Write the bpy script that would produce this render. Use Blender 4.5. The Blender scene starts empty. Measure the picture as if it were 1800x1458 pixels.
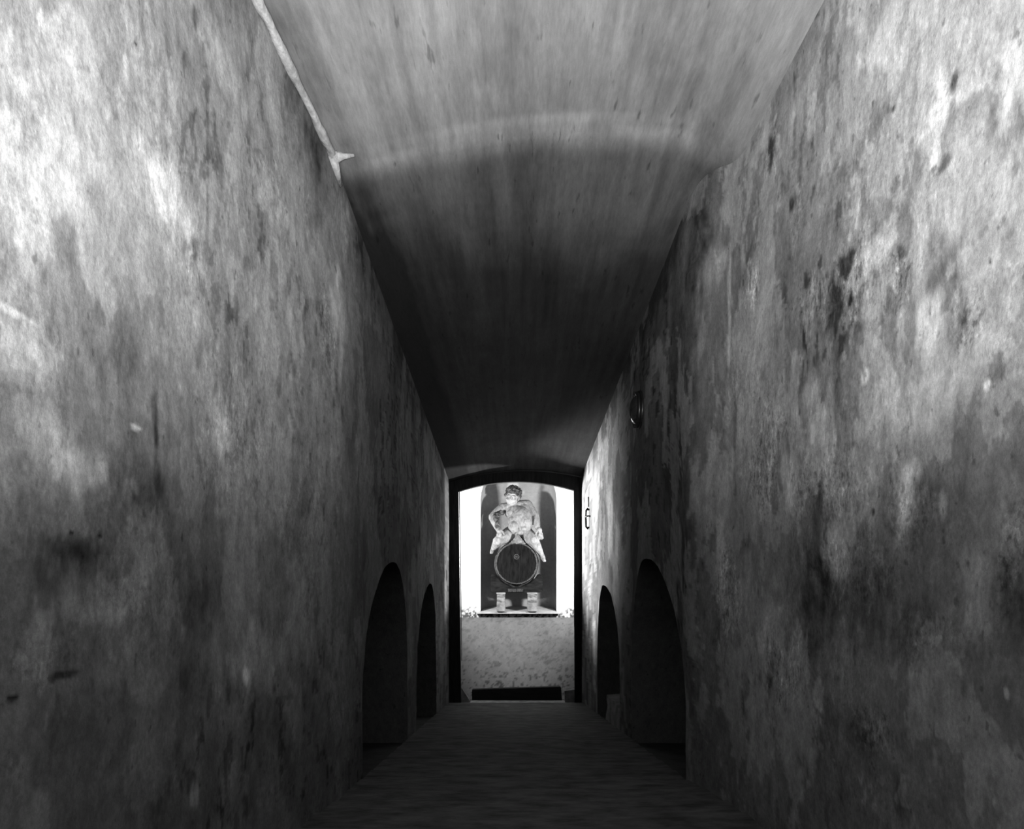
import bpy, bmesh, math, random
import numpy as np
from mathutils import Vector, Matrix, Quaternion
random.seed(7)
R = math.radians
S = bpy.context.scene
COL = S.collection

# ------------------------------------------------------------------ camera, light, exposure
EYE = 1.40                      # eye height above the level of the doorway floor
F, CX, CY = 1150.0, 908.0, 1032.0
cam = bpy.data.cameras.new('camera')
cam.sensor_width = 36.0; cam.sensor_fit = 'HORIZONTAL'
cam.lens = F / 1800 * 36.0
cam.shift_x = (900 - CX) / 1800
cam.shift_y = (CY - 729) / 1800
cam.clip_start = 0.05
co = bpy.data.objects.new('camera', cam); COL.objects.link(co)
co.location = (0, 0, EYE); co.rotation_euler = (R(90), 0, 0)
S.camera = co

world = bpy.data.worlds.new('sky'); S.world = world
world.use_nodes = True
bg = world.node_tree.nodes['Background']
bg.inputs[0].default_value = (1, 1, 1, 1); bg.inputs[1].default_value = 0.06

S.view_settings.view_transform = 'Standard'
S.view_settings.look = 'None'
S.view_settings.gamma = 1.0
S.view_settings.use_curve_mapping = False
S.view_settings.exposure = 0.0

def area(name, loc, aim, sx, sy, power, spread=180):
    l = bpy.data.lights.new(name, 'AREA'); l.shape = 'RECTANGLE'
    l.size, l.size_y, l.energy = sx, sy, power
    l.spread = R(spread)
    o = bpy.data.objects.new(name, l); COL.objects.link(o)
    o.location = loc
    o.rotation_euler = Vector(aim).to_track_quat('-Z', 'Y').to_euler()
    return o
def bulb(name, loc, power, rad):
    l = bpy.data.lights.new(name, 'POINT'); l.energy = power; l.shadow_soft_size = rad
    o = bpy.data.objects.new(name, l); COL.objects.link(o); o.location = loc
    return o
def spot(name, loc, aim, power, rad, deg):
    l = bpy.data.lights.new(name, 'SPOT'); l.energy = power; l.shadow_soft_size = rad
    l.spot_size = R(deg); l.spot_blend = .5
    o = bpy.data.objects.new(name, l); COL.objects.link(o); o.location = loc
    o.rotation_euler = Vector(aim).to_track_quat('-Z', 'Y').to_euler()
    return o
# area light added close behind the camera, tilted up to shape the passage's falloff
area('rear_fill', (0.0, -0.04, EYE + 0.0), (0, .45, .893), 1.0, 0.3, 98, 122)
# the lamps of the room beyond the door, out of sight to either side of it
spot('room_lamp_left', (-1.24, 8.84, EYE + .56), (1.24, 1.2, .10), 200, 0.10, 140)
spot('room_lamp_right', (1.24, 8.83, EYE + .52), (-1.24, 1.2, .10), 215, 0.10, 140)
spot('room_lamp_door', (-1.30, 9.00, EYE + 1.02), (2.05, -1.85, -.12), 1900, 0.24, 54)
spot('room_lamp_side', (1.85, 8.62, EYE + .55), (-2.65, -1.12, .12), 600, 0.06, 44)

# ------------------------------------------------------------------ helpers
def P(px, py, y):
    """point of the photograph at depth y"""
    return Vector(((px - CX) * y / F, y, EYE - (py - CY) * y / F))

def tag(o, label=None, cat=None, group=None, kind=None):
    if label: o['label'] = label
    if cat: o['category'] = cat
    if group: o['group'] = group
    if kind: o['kind'] = kind
    return o
def link(name, me, mat=None, parent=None):
    o = bpy.data.objects.new(name, me); COL.objects.link(o)
    if mat and not me.materials: me.materials.append(mat)
    if parent is not None:
        o.parent = parent
        o.matrix_parent_inverse = Matrix.Translation(-parent.location)
    return o
def obj(name, bm, mat=None, parent=None, smooth=False):
    me = bpy.data.meshes.new(name)
    bmesh.ops.recalc_face_normals(bm, faces=bm.faces)
    bm.to_mesh(me); bm.free()
    if smooth:
        for p in me.polygons: p.use_smooth = True
    return link(name, me, mat, parent)
def empty(name, loc):
    o = bpy.data.objects.new(name, None); COL.objects.link(o); o.location = loc
    o.empty_display_size = 0.1
    return o
def box(bm, x0, x1, y0, y1, z0, z1, bev=0.0, mat=None):
    r = bmesh.ops.create_cube(bm, size=1.0)
    vs = r['verts']
    for v in vs:
        v.co = Vector((x0 + (v.co.x + .5) * (x1 - x0), y0 + (v.co.y + .5) * (y1 - y0), z0 + (v.co.z + .5) * (z1 - z0)))
        if mat is not None: v.co = mat @ v.co
    if bev > 0:
        es = list({e for v in vs for e in v.link_edges})
        bmesh.ops.bevel(bm, geom=es, offset=bev, segments=2, affect='EDGES', profile=0.6)
    return vs
def prism(bm, poly, y0, y1):
    """polygon in (x, z) extruded along y"""
    a = [bm.verts.new((x, y0, z)) for x, z in poly]
    b = [bm.verts.new((x, y1, z)) for x, z in poly]
    n = len(poly)
    bm.faces.new(a); bm.faces.new(b[::-1])
    for i in range(n):
        j = (i + 1) % n
        bm.faces.new((a[i], b[i], b[j], a[j]))
def tube(bm, pts, rad, seg=10):
    pts = [Vector(p) for p in pts]
    rads = rad if isinstance(rad, (list, tuple)) else [rad] * len(pts)
    rings = []
    up = Vector((0.13, 0.21, 0.97))
    for i, p in enumerate(pts):
        t = (pts[min(i + 1, len(pts) - 1)] - pts[max(i - 1, 0)]).normalized()
        a = t.cross(up)
        if a.length < 1e-3: a = t.cross(Vector((1, 0, 0)))
        a.normalize(); b = t.cross(a)
        rings.append([bm.verts.new(p + (a * math.cos(k * 2 * math.pi / seg) + b * math.sin(k * 2 * math.pi / seg)) * rads[i]) for k in range(seg)])
    for r0, r1 in zip(rings, rings[1:]):
        for k in range(seg):
            bm.faces.new((r0[k], r0[(k + 1) % seg], r1[(k + 1) % seg], r1[k]))
    bm.faces.new(rings[0]); bm.faces.new(rings[-1][::-1])

# --- numpy value noise
def _hash(ix, iy, seed):
    n = (ix.astype(np.int64) * 374761393 + iy.astype(np.int64) * 668265263 + seed * 974634777) & 0x7fffffff
    n = ((n ^ (n >> 13)) * 1274126177) & 0x7fffffff
    n = n ^ (n >> 16)
    return (n & 0xffff) / 65535.0
def vnoise(u, v, seed=0):
    iu, iv = np.floor(u), np.floor(v)
    fu, fv = u - iu, v - iv
    fu = fu * fu * (3 - 2 * fu); fv = fv * fv * (3 - 2 * fv)
    a = _hash(iu, iv, seed); b = _hash(iu + 1, iv, seed)
    c = _hash(iu, iv + 1, seed); d = _hash(iu + 1, iv + 1, seed)
    return (a * (1 - fu) + b * fu) * (1 - fv) + (c * (1 - fu) + d * fu) * fv
def fbm(u, v, seed=0, octs=5, gain=0.5):
    u = np.asarray(u, float); v = np.asarray(v, float)
    s = np.zeros(np.broadcast(u, v).shape); a = 1.0; t = 0.0
    for k in range(octs):
        s += a * vnoise(u * 2 ** k, v * 2 ** k, seed + k * 17); t += a; a *= gain
    return s / t * 2 - 1
def sstep(a, b, x):
    t = np.clip((x - a) / (b - a), 0, 1)
    return t * t * (3 - 2 * t)

# ------------------------------------------------------------------ materials
def mat_new(name):
    m = bpy.data.materials.new(name); m.use_nodes = True
    nt = m.node_tree
    return m, nt, nt.nodes['Principled BSDF']
def g(v): return (v, v, v, 1)
def mottled(name, lo, hi, scale=12, stretch=(1, 1, 1), rough=0.9, bump=0.2, bscale=60, spec=0.25, metal=0.0, p0=0.35, p1=0.65, dist=0.01):
    m, nt, b = mat_new(name)
    N, L = nt.nodes, nt.links
    tc = N.new('ShaderNodeTexCoord'); mp = N.new('ShaderNodeMapping'); mp.inputs['Scale'].default_value = stretch
    L.new(tc.outputs['Object'], mp.inputs['Vector'])
    n1 = N.new('ShaderNodeTexNoise'); n1.inputs['Scale'].default_value = scale; n1.inputs['Detail'].default_value = 8; n1.inputs['Roughness'].default_value = 0.62
    L.new(mp.outputs[0], n1.inputs['Vector'])
    cr = N.new('ShaderNodeValToRGB'); cr.color_ramp.elements[0].position = p0; cr.color_ramp.elements[1].position = p1
    cr.color_ramp.elements[0].color = g(lo); cr.color_ramp.elements[1].color = g(hi)
    L.new(n1.outputs[0], cr.inputs[0]); L.new(cr.outputs[0], b.inputs['Base Color'])
    n2 = N.new('ShaderNodeTexNoise'); n2.inputs['Scale'].default_value = bscale; n2.inputs['Detail'].default_value = 6
    L.new(mp.outputs[0], n2.inputs['Vector'])
    bp = N.new('ShaderNodeBump'); bp.inputs['Strength'].default_value = bump; bp.inputs['Distance'].default_value = dist
    L.new(n2.outputs[0], bp.inputs['Height']); L.new(bp.outputs[0], b.inputs['Normal'])
    b.inputs['Roughness'].default_value = rough; b.inputs['Specular IOR Level'].default_value = spec
    b.inputs['Metallic'].default_value = metal
    return m
def plaster(name, stretch, amount=1.0, bump=0.35):
    """weathered plaster: the 'stain' attribute carries large stains and painted shade, noise gives grain"""
    m, nt, b = mat_new(name)
    N, L = nt.nodes, nt.links
    at = N.new('ShaderNodeAttribute'); at.attribute_name = 'stain_shade'
    tc = N.new('ShaderNodeTexCoord'); mp = N.new('ShaderNodeMapping'); mp.inputs['Scale'].default_value = stretch
    L.new(tc.outputs['Object'], mp.inputs['Vector'])
    val = at.outputs['Fac']
    def noise(scale, detail=6, rough=0.65, iso=False):
        n = N.new('ShaderNodeTexNoise'); n.inputs['Scale'].default_value = scale; n.inputs['Detail'].default_value = detail
        n.inputs['Roughness'].default_value = rough
        L.new((tc.outputs['Object'] if iso else mp.outputs[0]), n.inputs['Vector'])
        return n.outputs[0]
    def madd(v, n, lo, hi):
        r = N.new('ShaderNodeMapRange'); r.inputs['From Min'].default_value = 0.3; r.inputs['From Max'].default_value = 0.7
        r.inputs['To Min'].default_value = lo; r.inputs['To Max'].default_value = hi
        L.new(n, r.inputs['Value'])
        k = N.new('ShaderNodeMath'); k.operation = 'MULTIPLY'; L.new(v, k.inputs[0]); L.new(r.outputs[0], k.inputs[1])
        return k.outputs[0]
    a = amount
    val = madd(val, noise(22), 1 - .22 * a, 1 + .20 * a)
    fine = noise(110, 5, 0.7)
    val = madd(val, fine, 1 - .20 * a, 1 + .17 * a)
    val = madd(val, noise(420, 3, 0.6, True), 1 - .10 * a, 1 + .10 * a)
    # flaking coat: sharp pale scales and dark bare spots wherever the 'flake' attribute says so
    fa = N.new('ShaderNodeAttribute'); fa.attribute_name = 'flake'
    for sc, pos, vals in ((34, (.36, .44, .56, .60), (.42, 1.0, 1.0, 1.55)), (95, (.38, .45, .56, .61), (.55, 1.0, 1.0, 1.40))):
        fn = noise(sc, 4, .6)
        rp = N.new('ShaderNodeValToRGB'); el = rp.color_ramp.elements
        el[0].position, el[1].position = pos[0], pos[3]
        el[0].color, el[1].color = g(vals[0] / 2), g(vals[3] / 2)
        for q in (1, 2):
            e = el.new(pos[q]); e.color = g(vals[q] / 2)
        L.new(fn, rp.inputs[0])
        mx = N.new('ShaderNodeMix'); mx.data_type = 'FLOAT'; mx.inputs['A'].default_value = .5
        L.new(fa.outputs['Fac'], mx.inputs['Factor']); L.new(rp.outputs[0], mx.inputs['B'])
        k = N.new('ShaderNodeMath'); k.operation = 'MULTIPLY'; L.new(val, k.inputs[0]); L.new(mx.outputs['Result'], k.inputs[1])
        k2 = N.new('ShaderNodeMath'); k2.operation = 'MULTIPLY'; L.new(k.outputs[0], k2.inputs[0]); k2.inputs[1].default_value = 2.0
        val = k2.outputs[0]
    # small dark pits
    vo = N.new('ShaderNodeTexNoise'); vo.inputs['Scale'].default_value = 38; vo.inputs['Detail'].default_value = 3; L.new(mp.outputs[0], vo.inputs['Vector'])
    r = N.new('ShaderNodeMapRange'); r.inputs['From Min'].default_value = 0.26; r.inputs['From Max'].default_value = 0.34; r.inputs['To Min'].default_value = 0.55; r.inputs['To Max'].default_value = 1.0
    L.new(vo.outputs[0], r.inputs['Value'])
    k = N.new('ShaderNodeMath'); k.operation = 'MULTIPLY'; L.new(val, k.inputs[0]); L.new(r.outputs[0], k.inputs[1]); val = k.outputs[0]
    cb = N.new('ShaderNodeCombineColor')
    for i in range(3): L.new(val, cb.inputs[i])
    L.new(cb.outputs[0], b.inputs['Base Color'])
    n2 = noise(70, 8, 0.7)
    bp = N.new('ShaderNodeBump'); bp.inputs['Strength'].default_value = bump; bp.inputs['Distance'].default_value = 0.006
    L.new(n2, bp.inputs['Height']); L.new(bp.outputs[0], b.inputs['Normal'])
    b.inputs['Roughness'].default_value = 0.92; b.inputs['Specular IOR Level'].default_value = 0.15
    return m

M = {}
M['wall'] = plaster('wall_plaster', (1, 1, 0.72))
M['vault'] = plaster('vault_plaster', (1, 0.16, 1), 0.75, 0.2)
M['dark_room'] = mottled('unseen_room_dark', 0.06, 0.11, 7)  # unseen room ceiling and sides, kept dark to cut bounce light
M['room'] = plaster('room_plaster', (1, 1, 1), 0.5, 0.15)
M['plank'] = mottled('plank_wood', 0.032, 0.105, 9, (0.7, 1.6, 1), 0.85, 0.5, 40)
M['ground'] = mottled('dark_earth', 0.02, 0.045, 6)
M['frame'] = mottled('door_timber', 0.012, 0.025, 14, (3, 3, .4), 0.85, 0.2, 30, 0.06)
M['edge'] = mottled('pale_edge', 0.35, 0.6, 14, (1, 1, .3), 0.8, 0.1)
M['bead'] = mottled('lime_bead', 0.26, 0.5, 30, (1, .5, 1), 0.9, 0.8, 60)
M['sill'] = mottled('white_sill', 0.30, 0.48, 7, (1, 1, 1), 0.9, 0.25, 40)
M['brick'] = mottled('pale_block', 0.10, 0.30, 11, (1, 1, 2.2), 0.95, 0.5, 50, p0=.4, p1=.62)
M['stone'] = mottled('arch_stone', 0.12, 0.3, 9, (1, 1, 1), 0.9, 0.7, 40)
M['threshold'] = mottled('threshold_stone', 0.22, 0.5, 10, (1, 1, 1), 0.9, 0.4, 40)
M['board'] = mottled('black_board', 0.012, 0.022, 12, (.4, 3, 3), 0.8, 0.2, 40)
M['statue'] = mottled('statue_stone', 0.12, 0.33, 30, (1, 1, .6), 0.88, 0.5, 45, 0.1, p0=.26, p1=.60)
M['face'] = mottled('statue_face', 0.16, 0.40, 24, (1, 1, .5), 0.85, 0.4, 50, p0=.30, p1=.50)
M['hair'] = mottled('statue_hair', 0.02, 0.20, 20, (1, 1, 1), 0.85, 0.5, 60, p0=.42, p1=.72)
M['drape'] = mottled('saddle_stone', 0.10, 0.26, 16, (1, 1, 1), 0.9, 0.5, 50)
M['stave'] = mottled('stave_wood', 0.02, 0.075, 12, (3, .6, 3), 0.85, 0.3, 40, 0.05)
M['head'] = mottled('barrel_head', 0.005, 0.014, 10, (3, 1, .7), 0.9, 0.3, 40, 0.03)
M['hoop'] = mottled('hoop_iron', 0.06, 0.16, 18, (1, 1, 1), 0.7, 0.3, 50, 0.1)
M['cradle'] = mottled('cradle_wood', 0.006, 0.020, 9, (.6, 2, 2), 0.9, 0.4, 40, 0.05)
M['iron'] = mottled('black_iron', 0.012, 0.03, 20, (1, 1, 1), 0.55, 0.3, 60, 0.4, 0.6)
M['lampring'] = mottled('lamp_metal', 0.05, 0.10, 20, (1, 1, 1), 0.35, 0.1, 60, 0.5, 0.8)
gm, nt, b = mat_new('lamp_glass')
b.inputs['Base Color'].default_value = g(0.03); b.inputs['Roughness'].default_value = 0.08
b.inputs['Specular IOR Level'].default_value = 1.0; b.inputs['Coat Weight'].default_value = 1.0
M['glass'] = gm

# ------------------------------------------------------------------ lines of the passage (h = height relative to the eye)
Y0, YK, YD = -0.80, 2.67, 7.93
def xl(y): return np.interp(y, [-1, 1.9, 2.67, 7.95], [-.765, -.76, -.73, -.815])
def xr(y): return np.interp(y, [-1, 1.9, 2.62, 3.05, 7.95], [.85, .85, .85, .805, .787])
def hf(y): return -.845 - .1011 * (np.minimum(y, 7.93) - 2.44)
def tl(y): return np.interp(y, [-1, 2.67, 7.95], [1.72, 1.70, 1.265])
def haunch(y): return 1 - sstep(2.40, 3.00, np.asarray(y, float))
def hr2(y): return np.interp(y, [-1, 2.67, 7.95], [1.83, 1.84, 1.335])
def tr(y): return hr2(y) - haunch(y) * (hr2(y) - 1.60)

ARCH_R = [(3.10, 4.56, 4.12, 0.175, -0.62), (5.04, 6.42, 6.02, 0.015, -0.74)]
ARCH_L = [(3.12, 4.56, 4.00, 0.150, -0.62), (5.04, 6.42, 5.95, 0.030, -0.74)]
def arch_h(y, A):
    yn, yf, ya, ha, hs = A
    w = np.where(y < ya, ya - yn, yf - ya)
    t = np.clip(np.abs(y - ya) / w, 0, 1)
    return hs + (ha - hs) * np.sqrt(np.maximum(1 - t ** 2.1, 0))

# stains: (px, py, rx, ry, strength) as seen on each wall, carried onto the wall's own surface
ST_L = [(60, 340, 150, 120, .20), (300, 335, 52, 48, .30), (140, 830, 85, 45, .26), (60, 770, 60, 60, .22), (22, 548, 50, 6, .22), (385, 770, 16, 60, .24),
        (470, 340, 30, 45, .14), (580, 560, 12, 85, .26), (590, 400, 14, 60, .16), (450, 1150, 40, 60, .12), (432, 1187, 7, 15, .4), (340, 1385, 8, 28, .35), (232, 752, 12, 6, .4),
        (505, 1030, 20, 80, .16), (180, 1050, 60, 50, .16), (240, 1000, 30, 60, .14), (40, 620, 80, 60, .10), (240, 300, 200, 100, .06), (420, 500, 30, 60, .08), (390, 90, 50, 70, .10),
        (520, 1120, 30, 60, .10), (190, 1190, 30, 30, .10), (60, 1130, 30, 60, .08), (380, 1180, 12, 60, .10),
        (268, 745, 8, 48, -.42), (270, 840, 6, 90, -.18), (345, 430, 7, 25, -.4), (345, 30, 7, 25, -.4), (130, 1000, 120, 60, -.22), (120, 960, 60, 30, -.12), (360, 1080, 50, 80, -.20), (235, 830, 50, 80, -.14),
        (530, 530, 24, 90, -.16), (250, 880, 60, 60, -.10), (110, 1190, 45, 10, -.24), (500, 130, 26, 120, -.2), (545, 290, 16, 110, -.22), (200, 620, 120, 60, -.06), (300, 1250, 60, 70, -.14),
        (460, 1290, 30, 70, -.12), (60, 1330, 120, 90, -.14), (237, 75, 3, 3, -.4), (120, 935, 4, 4, -.5), (170, 940, 5, 4, -.4), (15, 1228, 12, 6, -.4), (240, 200, 70, 90, -.08), (30, 890, 12, 40, -.2), (345, 640, 8, 40, -.2),
        (470, 700, 40, 80, -.10), (600, 700, 20, 120, -.12)]
ST_R = [(1048, 870, 7, 60, .22), (1074, 905, 5, 70, .26), (1086, 960, 4, 60, .24), (1062, 800, 7, 30, .2), (1046, 1150, 3, 90, .25), (1062, 945, 4, 70, -.24), (1080, 850, 6, 60, -.2), (1035, 1150, 4, 90, -.24), (1075, 1000, 4, 60, -.2),
        (1450, 110, 60, 110, .07), (1400, 200, 30, 80, .05), (1632, 575, 28, 50, .34), (1640, 215, 26, 80, .28), (1700, 330, 90, 120, .12), (1470, 955, 22, 70, .30), (1590, 870, 12, 60, .30), (1612, 440, 18, 150, .20), (1325, 495, 13, 40, .18), (1425, 520, 14, 50, .18),
        (1240, 480, 18, 50, .16), (1262, 550, 3, 120, .35), (1730, 1040, 40, 110, .18), (1388, 850, 14, 55, .28), (1300, 1070, 26, 100, .16), (1350, 1110, 30, 60, .12), (1770, 100, 24, 70, .22), (1655, 890, 8, 26, .3),
        (1605, 820, 10, 24, .26), (1730, 680, 7, 11, .4), (1522, 660, 9, 14, .34), (1772, 1220, 5, 12, .4), (1500, 180, 90, 100, .12), (1285, 760, 8, 90, .16), (1460, 740, 14, 60, .18), (1430, 700, 14, 60, .16), (1520, 460, 50, 40, .12),
        (1690, 640, 60, 60, .06), (1530, 870, 12, 70, .16), (1250, 980, 8, 60, .20), (1780, 920, 30, 80, .16), (1225, 600, 6, 60, .12), (1600, 700, 100, 60, .10),
        (1490, 455, 20, 22, -.34), (1475, 540, 24, 60, -.36), (1570, 450, 20, 30, -.22), (1690, 540, 12, 50, -.34), (1680, 580, 20, 40, -.2), (1672, 140, 10, 20, -.5), (1360, 258, 9, 32, -.30), (1315, 490, 12, 34, -.24), (1222, 450, 16, 80, -.24),
        (1340, 780, 22, 120, -.26), (1400, 800, 20, 90, -.16), (1430, 1030, 38, 110, -.32), (1505, 1090, 60, 80, -.26), (1600, 1130, 60, 100, -.22), (1357, 1185, 10, 48, -.36), (1510, 1290, 40, 40, -.20), (1790, 1010, 22, 120, -.36),
        (1580, 1400, 16, 50, -.30), (1705, 450, 80, 30, -.14), (1445, 920, 16, 120, -.18), (1737, 458, 4, 4, -.5), (1570, 190, 4, 8, -.4), (1660, 285, 16, 12, -.26), (1640, 295, 6, 6, -.4), (1395, 360, 6, 18, -.3), (1270, 1130, 14, 70, -.16), (1370, 560, 12, 60, -.18),
        (1360, 640, 20, 60, -.2), (1532, 897, 3, 10, -.5), (1522, 658, 2, 7, -.6), (1770, 440, 16, 30, -.12), (1180, 800, 30, 120, -.12), (1480, 620, 14, 90, -.22), (1600, 1290, 30, 60, -.14), (1300, 870, 22, 110, -.2), (1620, 950, 30, 90, -.12)]
def stain_shade(Y, H, side):
    X = np.abs(xl(Y)) if side < 0 else xr(Y)
    # ragged edges: the stains' outlines are pushed about by noise on the wall
    wu = fbm(Y * 9, H * 5, 11 + side, 5) * .10 + fbm(Y * 40, H * 18, 5 + side, 3) * .035
    wv = fbm(Y * 9, H * 5, 71 + side, 5) * .16 + fbm(Y * 40, H * 18, 55 + side, 3) * .05
    v = .43 + .12 * fbm(Y * 2.2, H * 1.7, 3 + side, 4) + .13 * fbm(Y * 7, H * 4.5, 23 + side, 6, .62) + .12 * fbm(Y * 30, H * 18, 33 + side, 5, .68)
    a = .765 if side < 0 else None
    v = v * .80
    # second bay darkened from a ragged edge: painted shade over a slightly different coat
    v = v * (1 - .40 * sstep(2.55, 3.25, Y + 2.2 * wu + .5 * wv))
    for px, py, rx, ry, s in (ST_L if side < 0 else ST_R):
        dx = abs(px - CX)
        aa = a if a else (.85 if dx > 360 else .80)
        yc = F * aa / dx; hc = (CY - py) * yc / F
        ru = rx * yc / dx; rv = ry * yc / F
        d = np.sqrt(((Y - yc + wu * min(1, ru / .13)) / ru) ** 2 + ((H - hc + wv * min(1, rv / .18)) / rv) ** 2)
        m = 1 - sstep(.45, 1.25, d)
        if abs(s) > .13 and ry > 15:
            m = m * (.72 + .5 * fbm(Y * 55, H * 16, int(px), 4, .7))
        v = v + s * m * (1.5 if s > 0 else (.62 if ry > 38 else .9))
    # old flaking: dark coat against bare pale plaster with a sharp edge
    fl = fbm(Y * 4.5, H * 2.6, 91 + side, 7, .62)
    v = v + (.10 if side < 0 else .17) * sstep(.0, .06, fl) - (.05 if side < 0 else .07)
    sp = fbm(Y * 26, H * 11, 131 + side, 5, .6)
    v = v - .14 * sstep(.20, .34, sp) * sstep(-.15, .25, fbm(Y * 1.6, H * 1.3, 151 + side, 3))
    top = tl(Y) if side < 0 else tr(Y)
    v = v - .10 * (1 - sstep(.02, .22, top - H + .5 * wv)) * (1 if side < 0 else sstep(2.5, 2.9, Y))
    # rising damp along the foot, deepened to paint shade low on the wall
    v = v * (1 - (.50 if side < 0 else .30) * (1 - sstep(-.15, 1.05 if side < 0 else .85, H - hf(Y) + 1.6 * wv)))
    return np.clip(v * .82, .035, .80)

FL_L = [(560, 580, 20, 100, .7), (470, 330, 50, 90, .4), (420, 780, 60, 70, .6), (520, 900, 60, 120, .4), (90, 1150, 90, 90, .5), (345, 470, 20, 60, .6), (640, 800, 30, 200, .4), (380, 830, 60, 60, .5), (230, 1050, 60, 80, .5)]
FL_R = [(1490, 500, 70, 90, 1), (1580, 490, 50, 80, .9), (1325, 500, 26, 60, .9), (1360, 260, 14, 50, .9), (1690, 555, 40, 70, .8), (1480, 1010, 110, 90, .7), (1370, 1180, 40, 80, .8), (1520, 1270, 70, 60, .8), (1450, 850, 70, 100, .8),
        (1340, 800, 40, 130, .9), (1780, 1000, 30, 130, .8), (1260, 1060, 24, 120, .8), (1420, 530, 40, 70, .7), (1400, 380, 20, 60, .6), (1640, 300, 30, 40, .5), (1600, 880, 60, 90, .7), (1300, 680, 30, 90, .6), (1620, 1120, 80, 70, .6), (1660, 150, 30, 40, .5)]
def flake(Y, H, side):
    m = .16 + .20 * sstep(0, .5, fbm(Y * 3, H * 2, 701 + side, 4))
    w1, w2 = fbm(Y * 12, H * 8, 711 + side, 4), fbm(Y * 12, H * 8, 721 + side, 4)
    for px, py, rx, ry, s in (FL_L if side < 0 else FL_R):
        dx = abs(px - CX); aa = .765 if side < 0 else (.85 if dx > 360 else .80)
        yc = F * aa / dx; hc = (CY - py) * yc / F
        ru, rv = rx * yc / dx, ry * yc / F
        m = np.maximum(m, s * (1 - sstep(.3, 1.3, np.sqrt(((Y - yc) / ru + .7 * w1) ** 2 + ((H - hc) / rv + .7 * w2) ** 2))))
    return np.clip(m, 0, 1)

def build_wall(name, side, arches, xf, topf):
    # columns: even spacing in view, plus the edges of each arch twice
    dxs = np.arange(108, 960, 2.6)
    ys = list(F * .8 / dxs) + [Y0, -.4, 0.0, .3, .6, YD]
    cols = [(float(y), None, None) for y in ys if Y0 <= y <= YD]
    cols = [c for c in cols if not any(A[0] - .004 <= c[0] <= A[1] + .004 for A in arches)]
    for A in arches:
        n = 60
        for k in range(n + 1):
            t = .5 - .5 * math.cos(math.pi * k / n)
            y = A[0] + (A[1] - A[0]) * t
            cols.append((y, A, k))
        cols.append((A[0], None, -1)); cols.append((A[1], None, 999))
    cols.sort(key=lambda c: (c[0], (c[1] is not None) if c[2] == -1 or c[2] == 0 else (c[1] is None)))
    nr = 400
    Y = np.array([c[0] for c in cols]); nc = len(Y)
    bot = np.array([float(hf(c[0])) - .03 if c[1] is None else float(arch_h(np.array(c[0]), c[1])) for c in cols])
    top = topf(Y) + .05
    T = np.linspace(0, 1, nr)[None, :]
    H = bot[:, None] + (top - bot)[:, None] * T
    YY = np.repeat(Y[:, None], nr, 1)
    bump = .010 * fbm(YY * 1.7, H * 1.7, 201 + side, 4) + .004 * fbm(YY * 14, H * 9, 211 + side, 4)
    X = xf(YY) + bump * sstep(0, .08, topf(YY) - H) * sstep(0, .15, YD - YY)
    st = stain_shade(YY, H, side); fk = flake(YY, H, side).reshape(-1)
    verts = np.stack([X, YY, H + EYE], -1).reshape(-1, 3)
    faces = []
    for i in range(nc - 1):
        if cols[i][0] == cols[i + 1][0]: continue
        a = i * nr
        for j in range(nr - 1):
            faces.append((a + j, a + j + 1, a + nr + j + 1, a + nr + j))
    nflat = len(faces)
    vl = [tuple(v) for v in verts]; sl = list(st.reshape(-1))
    # the deep recess behind each arch
    for A in arches:
        prof = [(A[0], float(hf(A[0])) - .03)] + [(y, float(arch_h(np.array(y), A))) for y, AA, k in cols if AA is A] + [(A[1], float(hf(A[1])) - .03)]
        o = len(vl); D = 2.0
        rings = [0, .02, .4, 1.0, D]
        for q, d in enumerate(rings):
            for y, h in prof:
                x = float(xf(y)) + side * d
                i = len(vl)
                # the edge follows the uneven face
                if q == 0:
                    x += float(.010 * fbm(y * 1.7, h * 1.7, 201 + side, 4) + .004 * fbm(y * 14, h * 9, 211 + side, 4)) * float(sstep(0, .15, YD - y))
                vl.append((x, y, h + EYE)); sl.append(.12 + .05 * float(fbm(y * 6, h * 6 + d * 5, 301, 4)))  # recess plaster darker than the wall face: its shade put into the colour
        n = len(prof)
        for q in range(len(rings) - 1):
            for i in range(n - 1):
                a = o + q * n + i
                faces.append((a, a + 1, a + n + 1, a + n))
        faces.append(tuple(o + (len(rings) - 1) * n + i for i in range(n)))
    me = bpy.data.meshes.new(name)
    me.from_pydata(vl, [], faces)
    at = me.attributes.new('stain_shade', 'FLOAT', 'POINT'); at.data.foreach_set('value', np.array(sl, np.float32))
    at = me.attributes.new('flake', 'FLOAT', 'POINT'); at.data.foreach_set('value', np.concatenate([fk, np.zeros(len(sl) - len(fk))]).astype(np.float32))
    me.polygons.foreach_set('use_smooth', np.array([1] * len(faces), bool))
    me.update()
    return tag(link(name, me, M['wall']), kind='structure')
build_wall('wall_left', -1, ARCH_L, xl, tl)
build_wall('wall_right', 1, ARCH_R, xr, tr)

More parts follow.
